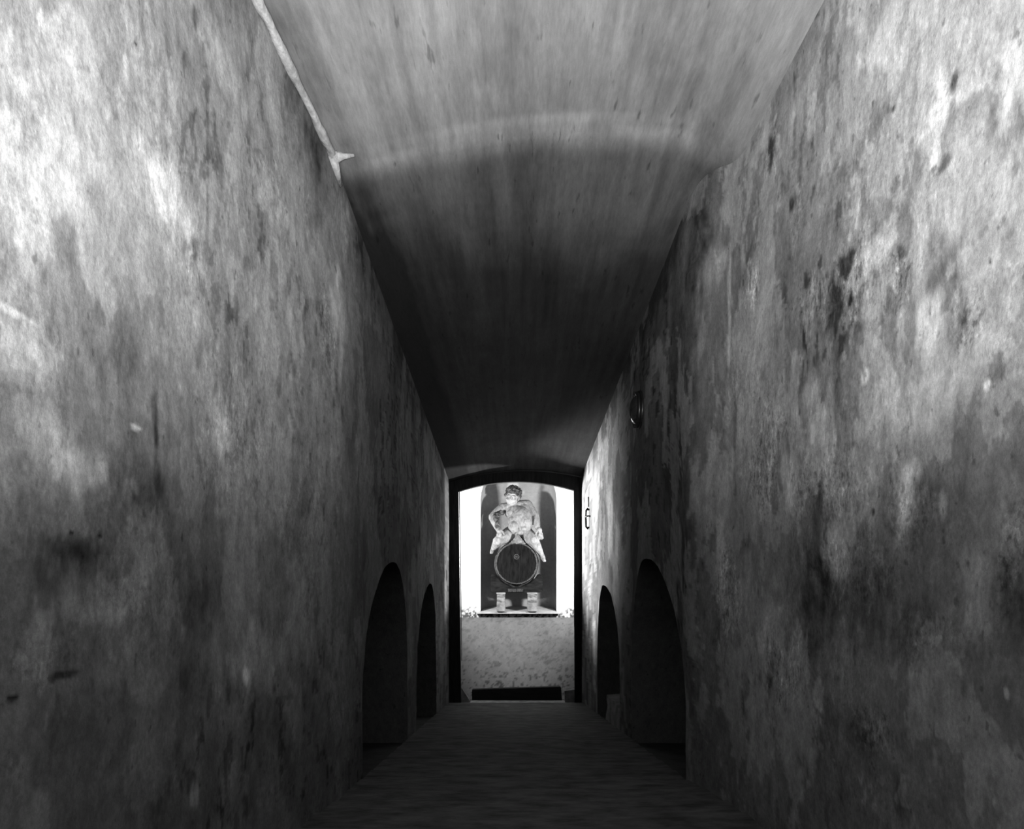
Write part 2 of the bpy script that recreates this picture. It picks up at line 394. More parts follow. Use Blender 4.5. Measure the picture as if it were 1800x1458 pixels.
# ------------------------------------------------------------------ vaulted ceiling
def build_ceiling():
    ys = np.concatenate([np.linspace(Y0, 1.4, 24), np.linspace(1.42, 3.3, 150), np.linspace(3.32, 7.95, 150)])
    nu = 150
    U = np.linspace(0, 1, nu)[None, :]
    Yc = ys[:, None]
    L, Rr = xl(Yc) - .012, xr(Yc) + .012
    # at the right foot of the front bay the vault comes down as a haunch, which dies out at the bend
    k = haunch(Yc)
    hl = tl(Yc)
    crown = np.interp(Yc, [-1, 2.60, 2.72, 7.95], [.10, .105, .085, .11])
    X = L + (Rr - L) * U
    base = hl + (hr2(Yc) - hl) * U + crown * (1 - (2 * U - 1) ** 2)
    drop = np.maximum(U - .90, 0) / .10
    H = base - k * (hr2(Yc) - 1.60) * drop ** 1.25
    # keep the end of every row on the top of the wall
    H[:, -1] = np.minimum(H[:, -1], tr(ys) + .0)
    H = H - .030 * np.exp(-((Yc - 2.70) / .05) ** 2) * (1 - np.abs(2 * U - 1) ** 6) * -.3
    H = H + .006 * fbm(X * 3, Yc * 1.2 + U * 0, 401, 4)
    YY = np.repeat(Yc, nu, 1)
    v = .34 + .10 * fbm(X * 2.2, YY * 1.2, 411, 4) + .14 * fbm(X * 26, YY * 1.3, 421, 5, .6) + .06 * fbm(X * 9, YY * 9, 431, 5, .6)
    wob = .05 * fbm(X * 6, YY * 6, 441, 4)
    v = v + .10 * (.8 + .6 * fbm(X * 8, YY * 8, 471, 4)) * np.exp(-((YY - 2.64 - .35 * (2 * U - 1) ** 2 * .3 + wob * .6) / .045) ** 2) * (1 - sstep(.75, 1.0, np.abs(2 * U - 1)))
    v = v * (1 - .54 * sstep(2.62, 2.84, YY + .03 * wob))  # second bay plaster darkened to paint in the light lost with depth
    # painted shade for the deep end of the second bay, begun along a ragged arc
    deep_shade = YY - 3.25 + .30 * (1 - (2 * U - 1) ** 2) * -.5 + .30 * fbm(X * 2.4, YY * 2.4, 451, 4) + .10 * fbm(X * 22, YY * 1.5, 461, 4)
    v = v * (1 - .62 * sstep(-.35, .42, deep_shade)) 
    v = v - .10 * np.exp(-((X + .70) / .10) ** 2)
    v = v + .05 * np.exp(-((X - .1) / .18) ** 2) * (1 - sstep(2.2, 2.6, YY)) - .06 * np.exp(-((X + .02) / .05) ** 2) * sstep(1.9, 2.4, YY) * (1 - sstep(2.4, 2.6, YY))
    v = v + .02 * sstep(.86, .93, U) * k
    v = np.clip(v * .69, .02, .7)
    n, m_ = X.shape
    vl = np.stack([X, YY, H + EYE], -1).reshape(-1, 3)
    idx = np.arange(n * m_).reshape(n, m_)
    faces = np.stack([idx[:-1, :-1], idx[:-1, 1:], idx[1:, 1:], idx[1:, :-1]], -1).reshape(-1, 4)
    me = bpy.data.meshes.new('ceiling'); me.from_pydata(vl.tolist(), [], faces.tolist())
    at = me.attributes.new('stain_shade', 'FLOAT', 'POINT'); at.data.foreach_set('value', v.reshape(-1).astype(np.float32))
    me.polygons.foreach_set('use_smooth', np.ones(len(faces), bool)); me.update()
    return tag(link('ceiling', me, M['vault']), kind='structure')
build_ceiling()

# rough lime bead run along the left springing of the front bay, with a broken end
bm = bmesh.new()
pts, rad = [], []
rn = random.Random(3)
for k in range(60):
    y = 0.2 + (2.60 - 0.2) * k / 59
    pts.append((float(xl(y)) + .012 + rn.uniform(-.002, .002), y, EYE + float(tl(y)) - .005 + rn.uniform(-.003, .003)))
    rad.append((.014 + rn.uniform(-.005, .006)) * (1.0 if y > 1.9 else 1.15))
tube(bm, pts, rad, 9)
tube(bm, [(float(xl(2.60)) + .01, 2.59, EYE + 1.700), (float(xl(2.60)) + .045, 2.60, EYE + 1.712), (float(xl(2.60)) + .085, 2.61, EYE + 1.722)], [.026, .012, .006], 8)
tube(bm, [(float(xl(2.58)) + .008, 2.56, EYE + 1.70), (float(xl(2.68)) + .004, 2.70, EYE + 1.655)], [.024, .008], 8)
tag(obj('trim_1', bm, M['bead'], None, True), kind='structure')

# ------------------------------------------------------------------ boarded ramp
fl = bpy.data.meshes.new('floor')
fy = [Y0, 2.44, 7.80]
fv = []
for y in fy:
    fv += [(-3.0, y, EYE + float(hf(y)) - .030), (3.0, y, EYE + float(hf(y)) - .030)]
fl.from_pydata(fv, [], [(0, 1, 3, 2), (2, 3, 5, 4)])
floor = tag(link('floor', fl, M['ground']), kind='structure')
edges = [Y0]
pr = random.Random(11)
while edges[-1] < 7.6: edges.append(edges[-1] + .245 + pr.uniform(-.02, .02))
# joints where the photograph shows them
edges = [e for e in edges if e < 2.1 or e > 3.45] + [2.20, 2.42, 2.62, 2.84, 3.06, 3.30]
edges.sort(); edges.append(7.80)
for y0, y1 in zip(edges, edges[1:]):
    bm = bmesh.new()
    sk = pr.uniform(-.008, .008)
    za, zb = EYE + float(hf(y0)) + pr.uniform(-.010, .002), EYE + float(hf(y1)) + .010 + pr.uniform(-.003, .003)
    xa, xb = float(xl(y0)) - .0, float(xr(y0)) + .0
    c = [(xa, y0 + .009 + sk, za), (xb, y0 + .009 - sk, za), (xb, y1 - .006 - sk, zb), (xa, y1 - .006 + sk, zb)]
    t = [bm.verts.new(p) for p in c]; q = [bm.verts.new((p[0], p[1], p[2] - .036)) for p in c]
    bm.faces.new(t); bm.faces.new(q[::-1])
    for i in range(4): bm.faces.new((t[i], q[i], q[(i + 1) % 4], t[(i + 1) % 4]))
    bmesh.ops.bevel(bm, geom=list(bm.edges), offset=.005, segments=1, affect='EDGES')
    obj('plank', bm, M['plank'], floor)

# ------------------------------------------------------------------ open mouth behind the camera (never in view)
bm = bmesh.new()
box(bm, -1.6, 1.6, Y0 - .02, Y0, EYE + 1.55, EYE + 2.1)
box(bm, -1.6, 1.6, Y0 - .02, Y0, EYE - .75, EYE - .10)
w = tag(obj('wall_back', bm, M['ground']), kind='structure')

# ------------------------------------------------------------------ end wall with the doorway
def door_arch(x0, x1, hs0, hs1, hc, n=28):
    out = []
    for k in range(n + 1):
        t = k / n
        out.append((x0 + (x1 - x0) * t, EYE + hs0 + (hs1 - hs0) * t + (hc - .5 * (hs0 + hs1)) * (1 - (2 * t - 1) ** 2)))
    return out
DO = (-.815, .787)                       # outer edge of the frame
outer = door_arch(DO[0], DO[1], 1.265, 1.315, 1.395)
inner = door_arch(-.705, .693, 1.150, 1.165, 1.268)
bm = bmesh.new()
prism(bm, [(-2.1, -.45), (DO[0], -.45), (DO[0], outer[0][1]), (-2.1, outer[0][1])], YD, 8.10)
prism(bm, [(DO[1], -.45), (2.1, -.45), (2.1, outer[-1][1]), (DO[1], outer[-1][1])], YD, 8.10)
prism(bm, [(-2.1, outer[0][1])] + outer + [(2.1, outer[-1][1]), (2.1, EYE + 2.1), (-2.1, EYE + 2.1)], YD, 8.10)
me = tag(obj('wall_end', bm, M['room']), kind='structure')
at = me.data.attributes.new('stain_shade', 'FLOAT', 'POINT'); at.data.foreach_set('value', [.10] * len(me.data.vertices))

door = tag(empty('door_1', (0, 7.93, 0)), kind='structure')
FY0, FY1 = 7.895, 7.96
zt = EYE - 1.41
bm = bmesh.new(); prism(bm, [(DO[0], zt), (-.672, zt), (-.705, EYE + 1.15), (DO[0], EYE + 1.265)], FY0, FY1); obj('door_post', bm, M['frame'], door)
bm = bmesh.new(); prism(bm, [(.705, zt), (DO[1], zt), (DO[1], EYE + 1.315), (.693, EYE + 1.165)], FY0, FY1); obj('door_post', bm, M['frame'], door)
bm = bmesh.new(); prism(bm, outer + inner[::-1], FY0 - .002, FY1); obj('door_head', bm, M['frame'], door)
bm = bmesh.new(); prism(bm, [(-.672, EYE - .9), (-.663, EYE - .9), (-.690, EYE + 1.155), (-.700, EYE + 1.152)], FY1 - .02, FY1 + .03)  # pale strip along the inner edge of the post
tag(obj('door_bead', bm, M['edge'], door), 'pale edge strip')
bm = bmesh.new(); prism(bm, [(.700, EYE - .5), (.708, EYE - .5), (.697, EYE + 1.16), (.690, EYE + 1.165)], FY1 - .02, FY1 + .03)
tag(obj('door_bead', bm, M['edge'], door), 'pale edge strip')
for poly in ([(-.672, zt), (-.565, zt), (-.575, .02), (-.665, .165), (-.672, .165)], [(.592, zt), (.705, zt), (.705, .15), (.585, .13)]):
    bm = bmesh.new(); prism(bm, poly, FY1, 8.06); obj('plinth', bm, M['stone'], door)
# threshold stone
bm = bmesh.new(); box(bm, -.79, .765, 7.79, 8.12, -.40, -.008, .012)
tag(obj('trim_2', bm, M['threshold']), kind='structure')

# ------------------------------------------------------------------ the room beyond
YW = 9.90
ZF = -.30                                 # its floor, one step down
bm = bmesh.new(); box(bm, -2.1, 2.1, 8.10, 10.9, ZF - .1, ZF)
tag(obj('floor.001', bm, M['ground']), kind='structure')
bm = bmesh.new(); box(bm, -2.1, 2.1, 8.10, 10.9, EYE + 2.1, EYE + 2.2)
c = tag(obj('ceiling.001', bm, M['dark_room']), kind='structure')
for s, nme in ((-1, 'wall_room_left'), (1, 'wall_room_right')):
    bm = bmesh.new(); box(bm, min(2.1 * s, 2.2 * s), max(2.1 * s, 2.2 * s), 8.10, 10.9, ZF, EYE + 2.1)
    tag(obj(nme, bm, M['dark_room']), kind='structure')

NX0, NX1, NZ0, NS, NT = -.545, .605, EYE - .385, EYE + 1.30, EYE + 1.90   # niche opening
DADO = EYE - .463
def far_wall():
    bm = bmesh.new()
    lay = bm.verts.layers.float.new('stain_shade')
    def grid(x0, x1, z0, z1, y, step=.013, zt=None):
        nx = max(2, int((x1 - x0) / step)); nz = max(2, int((z1 - z0) / step))
        vs = []
        for i in range(nx + 1):
            col = []
            x = x0 + (x1 - x0) * i / nx
            for j in range(nz + 1):
                z = (z0 + (z1 - z0) * j / nz) if not zt else (zt(x) + (z1 - zt(x)) * j / nz)
                col.append(bm.verts.new((x, y, z)))
            vs.append(col)
        for i in range(nx):
            for j in range(nz):
                bm.faces.new((vs[i][j], vs[i + 1][j], vs[i + 1][j + 1], vs[i][j + 1]))
    xm, hw = (NX0 + NX1) / 2, (NX1 - NX0) / 2
    arch = lambda x: NS + (NT - NS) * math.sqrt(max(0, 1 - ((x - xm) / hw) ** 2))
    grid(-2.1, NX0, DADO, EYE + 2.1, YW); grid(NX1, 2.1, DADO, EYE + 2.1, YW)
    grid(NX0, NX1, DADO, NZ0, YW)
    grid(NX0, NX1, NT, EYE + 2.1, YW, .013, arch)
    vs = list(bm.verts)
    X = np.array([v.co.x for v in vs]); Z = np.array([v.co.z for v in vs])
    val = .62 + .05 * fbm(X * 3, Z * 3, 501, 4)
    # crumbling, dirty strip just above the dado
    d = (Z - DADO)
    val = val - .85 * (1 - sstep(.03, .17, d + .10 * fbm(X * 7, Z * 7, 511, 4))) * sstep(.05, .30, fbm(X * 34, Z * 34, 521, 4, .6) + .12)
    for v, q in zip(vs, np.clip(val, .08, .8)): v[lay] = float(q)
    # niche: a half-round shell with a quarter-sphere top
    n0 = len(bm.verts)
    na, nz = 48, 70
    dep = .45
    rows = []
    for j in range(nz + 1):
        row = []
        if j <= 44:
            z = NZ0 - .05 + (NS - NZ0 + .05) * j / 44; sc = 1.0; zc = z
        else:
            t = (j - 44) / (nz - 44) * math.pi / 2
            sc = math.cos(t); zc = NS + (NT - NS) * math.sin(t)
        for i in range(na + 1):
            a = math.pi * i / na
            ca, sa = math.cos(a), math.sin(a)
            e = .45
            x = xm - hw * sc * (abs(ca) ** e) * (1 if ca > 0 else -1)
            y = YW + dep * sc * (sa ** e)
            row.append(bm.verts.new((x, y, zc)))
        rows.append(row)
    for j in range(nz):
        for i in range(na):
            bm.faces.new((rows[j][i], rows[j][i + 1], rows[j + 1][i + 1], rows[j + 1][i]))
    bm.verts.ensure_lookup_table()
    for row in rows:
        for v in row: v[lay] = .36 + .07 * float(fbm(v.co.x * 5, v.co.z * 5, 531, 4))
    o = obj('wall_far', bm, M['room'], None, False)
    return tag(o, kind='structure')
far_wall()
# painted dado, standing slightly proud
def dado():
    bm = bmesh.new(); lay = bm.verts.layers.float.new('stain_shade')
    nx, nz = 180, 60
    X, Z = np.meshgrid(np.linspace(-2.1, 2.1, nx + 1), np.linspace(ZF - .02, DADO, nz + 1), indexing='ij')
    wav = .006 * fbm(X * 5, Z * 0, 541, 3)
    f = fbm(X * 10, Z * 10, 551, 6, .65); f2 = fbm(X * 24, Z * 24, 561, 4, .6)
    low = 1 - sstep(ZF + .15, ZF + .75, Z)
    V = .195 + .05 * fbm(X * 2, Z * 2, 571, 4) + .035 * f - .13 * sstep(.14, .32, f2) * (.35 + .65 * low) - .05 * sstep(DADO - .08, DADO, Z) * (.5 + .5 * f)
    vs = [[bm.verts.new((X[i, j], YW - .014, Z[i, j] + (wav[i, j] if j == nz else 0))) for j in range(nz + 1)] for i in range(nx + 1)]
    for i in range(nx + 1):
        for j in range(nz + 1): vs[i][j][lay] = float(np.clip(V[i, j], .03, .4))
    for i in range(nx):
        for j in range(nz): bm.faces.new((vs[i][j], vs[i + 1][j], vs[i + 1][j + 1], vs[i][j + 1]))
        a = bm.verts.new((vs[i][nz].co.x, YW + .01, vs[i][nz].co.z)); b2 = bm.verts.new((vs[i + 1][nz].co.x, YW + .01, vs[i + 1][nz].co.z))
        a[lay] = b2[lay] = .2
        bm.faces.new((vs[i][nz], vs[i + 1][nz], b2, a))
    return tag(obj('baseboard_far', bm, M['room']), kind='structure')
dado()

# niche sill: a white slab that rises a little to the back, its lip out over the dado
bm = bmesh.new()
sy0, sy1 = YW - .075, YW + .455
def slabz(y): return EYE - .375 + .16 * max(0, (y - YW)) ** 1.0
prof = [(-.605, sy0), (.64, sy0), (.64, YW + .004), (NX1 - .005, YW + .004), (NX1 - .03, YW + .22), (NX1 - .2, YW + .42), (0.03, sy1), (NX0 + .2, YW + .42), (NX0 + .03, YW + .22), (NX0 + .005, YW + .004), (-.605, YW + .004)]
t = [bm.verts.new((x, y, slabz(y))) for x, y in prof]; q = [bm.verts.new((x, y, EYE - .405)) for x, y in prof]
bm.faces.new(t); bm.faces.new(q[::-1])
for i in range(len(prof)):
    j = (i + 1) % len(prof); bm.faces.new((t[i], q[i], q[j], t[j]))
tag(obj('trim_3', bm, M['sill']), kind='structure')

# ------------------------------------------------------------------ blocks, cradle, barrel
YB = 9.80                                  # front of the barrel
def pier(px0, px1, lab):
    f0 = 9.80
    x0, x1 = (px0 - CX) * f0 / F, (px1 - CX) * f0 / F
    root = empty('block_pier', ((x0 + x1) / 2, 9.95, EYE - .37))
    z0, z1 = EYE - .372, EYE - .088
    zm = z0 + (z1 - z0) * .48
    for k, (a, b_, ma) in enumerate(((z0, zm - .003, 'stone'), (zm + .003, z1 - .018, 'brick'))):
        bm = bmesh.new(); box(bm, x0 + .004 * k, x1 - .003 * k, f0 + .006 * k, 10.08, a, b_, .008)
        o = obj('block', bm, M[ma], root)
        if k == 0: tag(o, 'darker lower block')
    bm = bmesh.new(); box(bm, x0 + .003, x1 - .004, f0 + .005, 10.06, zm - .004, zm + .004); obj('mortar_joint', bm, M['brick'], root)
    bm = bmesh.new(); box(bm, x0 - .004, x1 + .004, f0 - .006, 10.08, z1 - .018, z1, .004); obj('cap_slab', bm, M['sill'], root)
    tag(root, lab, 'block', 'blocks under the barrel cradle')
pier(873, 888, 'pale squat stone block under the left end of the dark barrel cradle')
pier(927, 944, 'pale squat stone block under the right end of the dark barrel cradle')

BC = (0.0, EYE + .350); BR = .305
cr = empty('barrel_cradle', (0, 10.08, EYE - .085))
for y0, y1 in ((9.84, 9.93), (10.12, 10.19)):
    bm = bmesh.new()
    zb = EYE - .086
    # saddle board: two horns either side, hollowed to the barrel
    pts = [(-.392, zb + .03), (-.392, EYE + .17), (-.37, EYE + .198), (-.335, EYE + .195)]
    r_ = BR + .052
    th0 = math.pi + math.asin((BC[1] - EYE - .185) / r_); th1 = 2 * math.pi - math.asin((BC[1] - EYE - .185) / r_)
    for k in range(25):
        th = th0 + (th1 - th0) * k / 24
        pts.append((BC[0] + r_ * math.cos(th), BC[1] + r_ * math.sin(th)))
    pts += [(.345, EYE + .195), (.392, EYE + .165), (.392, zb + .03), (.36, zb), (-.36, zb)]
    prism(bm, pts, y0, y1); obj('saddle_board', bm, M['cradle'], cr)
for x in (-.36, .30):
    bm = bmesh.new(); box(bm, x, x + .06, 9.93, 10.12, EYE - .05, EYE + .01, .006); obj('runner', bm, M['cradle'], cr)
for x0, x1 in ((-.13, -.005), (.0, .10)):
    bm = bmesh.new(); box(bm, x0, x1, 9.825, 9.84, EYE - .08, EYE - .03, .006); tag(obj('wedge', bm, M['stave'], cr), 'paler splinter of wood on the cradle front')
tag(cr, 'dark wooden cradle with two raised horns holding the barrel in the niche', 'cradle')

bl = .45
def brad(t): return BR + .036 * (1 - (2 * t - 1) ** 2)
barrel = empty('wine_barrel', (BC[0], YB + .22, BC[1]))
ns = 24
for k in range(ns):
    bm = bmesh.new()
    a0, a1 = 2 * math.pi * (k + .03) / ns, 2 * math.pi * (k + .97) / ns
    rows = []
    for i in range(9):
        t = i / 8; rr = brad(t); y = YB + bl * t
        rows.append([bm.verts.new((BC[0] + q * math.cos(a), y, BC[1] + q * math.sin(a))) for a, q in ((a0, rr), ((a0 + a1) / 2, rr * 1.004), (a1, rr), (a1, rr - .012), (a0, rr - .012))])
    for r0, r1 in zip(rows, rows[1:]):
        for i in range(5): bm.faces.new((r0[i], r0[(i + 1) % 5], r1[(i + 1) % 5], r1[i]))
    bm.faces.new(rows[0][::-1]); bm.faces.new(rows[-1])
    obj('stave', bm, M['stave'], barrel)
def ring(y0, y1, r0, r1, th=.005):
    bm = bmesh.new(); n = 48
    vs = []
    for k in range(n):
        a = 2 * math.pi * k / n; c_, s_ = math.cos(a), math.sin(a)
        vs.append([bm.verts.new((BC[0] + q * c_, y, BC[1] + q * s_)) for y, q in ((y0, r0), (y0, r0 + th), (y1, r1 + th), (y1, r1))])
    for k in range(n):
        A_, B_ = vs[k], vs[(k + 1) % n]
        for i in range(4): bm.faces.new((A_[i], B_[i], B_[(i + 1) % 4], A_[(i + 1) % 4]))
    return bm
for t0, t1 in ((-.006, .045), (.22, .28), (.72, .78), (.955, 1.005)):
    obj('hoop', ring(YB + bl * t0, YB + bl * t1, brad(max(0, t0)) * .998, brad(min(1, t1)) * .998), M['hoop'], barrel, True)
# head: five boards set back inside the chime
for k in range(5):
    bm = bmesh.new()
    rr = BR - .011
    x0, x1 = -rr + 2 * rr * k / 5 + .001, -rr + 2 * rr * (k + 1) / 5 - .001
    pts = []
    for i in range(9):
        x = x0 + (x1 - x0) * i / 8; pts.append((BC[0] + x, BC[1] + math.sqrt(max(rr * rr - x * x, 1e-6))))
    for i in range(8, -1, -1):
        x = x0 + (x1 - x0) * i / 8; pts.append((BC[0] + x, BC[1] - math.sqrt(max(rr * rr - x * x, 1e-6)) - 1e-4))
    prism(bm, pts, YB + .010 + .002 * (k % 2), YB + .03); obj('head_board', bm, M['head'], barrel)
bm = bmesh.new()
tube(bm, [(BC[0] + .035 * math.cos(a), YB + .008, BC[1] + .10 + .035 * math.sin(a)) for a in np.linspace(0, 2 * math.pi, 25)], .004, 6)
obj('tap_ring', bm, M['hoop'], barrel, True)
bm = bmesh.new(); box(bm, BC[0] - .02, BC[0] + .02, YB + .002, YB + .012, BC[1] + .085, BC[1] + .115, .005); obj('bung', bm, M['stave'], barrel)
bm = bmesh.new(); prism(bm, [(BC[0] + (BR - .012) * math.cos(2 * math.pi * k / 40), BC[1] + (BR - .012) * math.sin(2 * math.pi * k / 40)) for k in range(40)], YB + bl - .04, YB + bl - .02); obj('back_head', bm, M['head'], barrel)
tag(barrel, 'dark upright-faced wine barrel lying in the niche beneath the seated statue', 'barrel')

# ------------------------------------------------------------------ statue
def blob(bm, c, r, rot=None, seg=3):
    """ellipsoid; r = three semi-axes"""
    res = bmesh.ops.create_icosphere(bm, subdivisions=seg, radius=1.0)
    r = Vector(r) if not isinstance(r, (int, float)) else Vector((r, r, r))
    m = rot.to_matrix() if rot is not None else Matrix.Identity(3)
    for v in res['verts']:
        v.co = m @ Vector((v.co.x * r.x, v.co.y * r.y, v.co.z * r.z)) + Vector(c)
def limb(bm, a, ra, b_, rb, n=9):
    """closed tapered capsule between two joints"""
    a, b_ = Vector(a), Vector(b_)
    d = (b_ - a); L_ = d.length; t = d.normalized()
    pts, rad = [], []
    for k in range(5):
        th = math.pi / 2 * (1 - k / 4) ; pts.append(a - t * ra * math.sin(th)); rad.append(max(ra * math.cos(th), ra * .05))
    for k in range(1, n):
        f = k / n; pts.append(a + d * f); rad.append(ra + (rb - ra) * f + .10 * min(ra, rb) * math.sin(math.pi * f))
    for k in range(5):
        th = math.pi / 2 * k / 4; pts.append(b_ + t * rb * math.sin(th)); rad.append(max(rb * math.cos(th), rb * .05))
    tube(bm, pts, rad, 14)
def remeshed(name, bm, vox, smooth_it, mat, parent):
    me = bpy.data.meshes.new('raw'); bm.normal_update(); bmesh.ops.recalc_face_normals(bm, faces=bm.faces); bm.to_mesh(me); bm.free()
    o = bpy.data.objects.new('raw', me); COL.objects.link(o)
    r = o.modifiers.new('r', 'REMESH'); r.mode = 'VOXEL'; r.voxel_size = vox; r.use_smooth_shade = True
    s = o.modifiers.new('s', 'SMOOTH'); s.factor = .5; s.iterations = smooth_it
    dg = bpy.context.evaluated_depsgraph_get(); dg.update()
    me2 = bpy.data.meshes.new_from_object(o.evaluated_get(dg))
    me2.name = name
    bpy.data.objects.remove(o); bpy.data.meshes.remove(me)
    me2.materials.clear(); me2.materials.append(mat)
    for p in me2.polygons: p.use_smooth = True
    return link(name, me2, mat, parent)

def PS(px, py, y): return P(px, py, y + .08)
statue = empty('statue', (0, 9.95, EYE + .69))
bm = bmesh.new()
# trunk: heavy belly, soft chest, rounded seat
blob(bm, PS(917, 917, 9.91), (.165, .17, .235))
blob(bm, PS(921, 921, 9.87), (.130, .15, .17))
blob(bm, PS(903, 927, 9.84), (.085, .12, .105))
blob(bm, PS(901, 917, 9.88), (.070, .10, .085))
blob(bm, PS(907, 901, 9.97), (.175, .13, .125))
blob(bm, PS(899, 904, 9.92), (.085, .09, .080))
blob(bm, PS(921, 898, 9.94), (.105, .09, .11))
blob(bm, PS(911, 938, 9.98), (.150, .17, .10))
blob(bm, PS(899, 928, 9.80), (.036, .04, .036)); blob(bm, PS(904.5, 930, 9.785), (.055, .055, .06))
blob(bm, PS(921, 930, 9.77), (.055, .06, .045)); blob(bm, PS(914, 937, 9.80), (.050, .06, .040))
# neck and shoulders
limb(bm, PS(905, 896, 9.98), .085, PS(902, 884, 9.97), .07)
blob(bm, PS(886, 893, 9.98), (.085, .085, .075)); blob(bm, PS(927, 889, 9.98), (.085, .085, .08))
limb(bm, PS(888, 893, 9.98), .078, PS(926, 888, 9.98), .082)
# right arm bent out, hand on the thigh
limb(bm, PS(883, 893, 9.97), .070, PS(865, 909, 9.88), .056)
limb(bm, PS(865, 910, 9.88), .056, PS(875, 930, 9.76), .042)
hr_ = PS(878, 935, 9.745)
blob(bm, hr_, (.045, .05, .036))
for k, (dx, dz, ln) in enumerate(((-4.0, 6, 1.0), (-1.6, 7.5, 1.1), (.8, 8, 1.15), (3.2, 7, 1.0))):
    a = PS(878 + dx * .7, 937, 9.715); m_ = PS(878 + dx, 937 + dz * .55, 9.69); e = PS(878 + dx * 1.05, 937 + dz, 9.71)
    limb(bm, a, .0135, m_, .0125, 4); limb(bm, m_, .0125, e, .0105, 4)
limb(bm, PS(881, 932, 9.73), .015, PS(884.5, 936, 9.69), .013, 4); limb(bm, PS(884.5, 936, 9.69), .013, PS(886, 940, 9.69), .011, 4)
# left arm hanging, hand laid over the far knee
limb(bm, PS(928, 890, 9.97), .076, PS(941, 908, 9.90), .060)
limb(bm, PS(941, 909, 9.90), .060, PS(944, 926, 9.80), .046)
blob(bm, PS(948, 933, 9.77), (.042, .05, .052))
for dx, dz in ((-3.2, 9), (-.8, 11), (1.6, 11.5), (3.8, 10)):
    a = PS(949 + dx * .8, 937, 9.755); m_ = PS(950 + dx * .95, 937 + dz * .5, 9.735); e = PS(950.5 + dx, 937 + dz, 9.755)
    limb(bm, a, .0135, m_, .0125, 4); limb(bm, m_, .0125, e, .0105, 4)
limb(bm, PS(945, 932, 9.745), .015, PS(942.5, 937, 9.72), .013, 4); limb(bm, PS(942.5, 937, 9.72), .013, PS(942.5, 941, 9.72), .011, 4)
# legs astride the barrel
limb(bm, PS(898, 938, 9.93), .115, PS(875, 952, 9.74), .078)
limb(bm, PS(875, 952, 9.74), .072, PS(867, 966, 9.86), .040)
blob(bm, PS(876, 951, 9.715), (.065, .055, .06))
limb(bm, PS(867, 967, 9.87), .038, PS(864.5, 970, 9.80), .030); limb(bm, PS(865.5, 970, 9.83), .030, PS(863.5, 972, 9.755), .022)
limb(bm, PS(925, 940, 9.93), .115, PS(938, 951, 9.74), .088)
blob(bm, PS(938, 950, 9.705), (.068, .055, .062))
limb(bm, PS(939, 952, 9.74), .078, PS(951, 974, 9.80), .042)
blob(bm, PS(944, 961, 9.785), (.058, .06, .07))
limb(bm, PS(951, 975, 9.81), .040, PS(955, 981, 9.76), .032); limb(bm, PS(954, 980, 9.77), .032, PS(956.5, 986, 9.70), .024)
for k in range(4):
    limb(bm, PS(955 + k * 1.2, 985.5, 9.695), .010, PS(955.3 + k * 1.25, 987.5, 9.675), .009, 3)
    limb(bm, PS(862 + k * 1.1, 972, 9.75), .009, PS(861.8 + k * 1.1, 973.5, 9.73), .008, 3)
body = remeshed('body', bm, .0075, 2, M['statue'], statue)

# head turned and tipped down to the viewer's left
hc = PS(900.5, 874.5, 9.90)
rot = Quaternion((0, 0, 1), R(-10)) @ Quaternion((0, 1, 0), R(9)) @ Quaternion((1, 0, 0), R(10))
def H_(x, y, z): return hc + rot @ Vector((x, y, z))          # local: x right of picture, -y towards the viewer, z up
bm = bmesh.new()
blob(bm, H_(0, .025, .03), (.098, .115, .108), rot)
blob(bm, H_(0, -.03, -.045), (.080, .078, .085), rot)
blob(bm, H_(0, -.062, -.098), (.036, .034, .028), rot)          # chin
for s in (-1, 1):
    blob(bm, H_(s * .046, -.072, -.040), (.036, .030, .034), rot)   # cheeks
    blob(bm, H_(s * .037, -.083, .022), (.034, .020, .012), rot)    # brows
    blob(bm, H_(s * .034, -.078, .000), (.019, .018, .012), rot)    # eyes
    blob(bm, H_(s * .100, .000, -.010), (.016, .030, .038), rot)    # ears
    blob(bm, H_(s * .014, -.112, -.034), (.011, .011, .009), rot)
limb(bm, H_(0, -.095, .012), .010, H_(0, -.120, -.028), .016)      # nose
blob(bm, H_(0, -.098, -.058), (.027, .014, .008), rot); blob(bm, H_(0, -.095, -.074), (.022, .014, .009), rot)   # lips
limb(bm, H_(0, .02, -.05), .07, PS(902.5, 886, 9.97), .075)
remeshed('head', bm, .0055, 1, M['face'], statue)
# curls
bm = bmesh.new()
rh = random.Random(5)
blob(bm, H_(0, .045, .055), (.118, .120, .105), rot)
for k in range(150):
    u = rh.uniform(-1, 1); th = rh.uniform(0, 2 * math.pi)
    v = Vector((math.cos(th) * math.sqrt(1 - u * u), math.sin(th) * math.sqrt(1 - u * u), u))
    if v.z < -.45 or (v.y < -.15 and v.z < .22) or (v.z < 0 and v.y < .1 and abs(v.x) < .75): continue
    p = Vector((v.x * .118, v.y * .122 + .038, v.z * .112 + .052))
    blob(bm, H_(*p), (rh.uniform(.018, .030),) * 3, None, 2)
for x in np.linspace(-.085, .085, 8):
    blob(bm, H_(x, -.070 + abs(x) * .45, .072 - abs(x) * .25), (.024, .022, .022), None, 2)
tag(remeshed('hair', bm, .006, 0, M['hair'], statue), 'dark curly hair')
# lump of drapery it sits on, spread over the barrel top
bm = bmesh.new()
for py, rx, rz in ((943, .030, .03), (946, .048, .035), (949, .072, .035), (952.5, .105, .032), (956, .140, .024)):
    blob(bm, PS(910, py, 9.80), (rx, .085, rz))
blob(bm, PS(909, 952, 9.98), (.15, .14, .05))
tag(remeshed('drapery', bm, .008, 3, M['drape'], statue), 'greyer folded cloth under the seat')
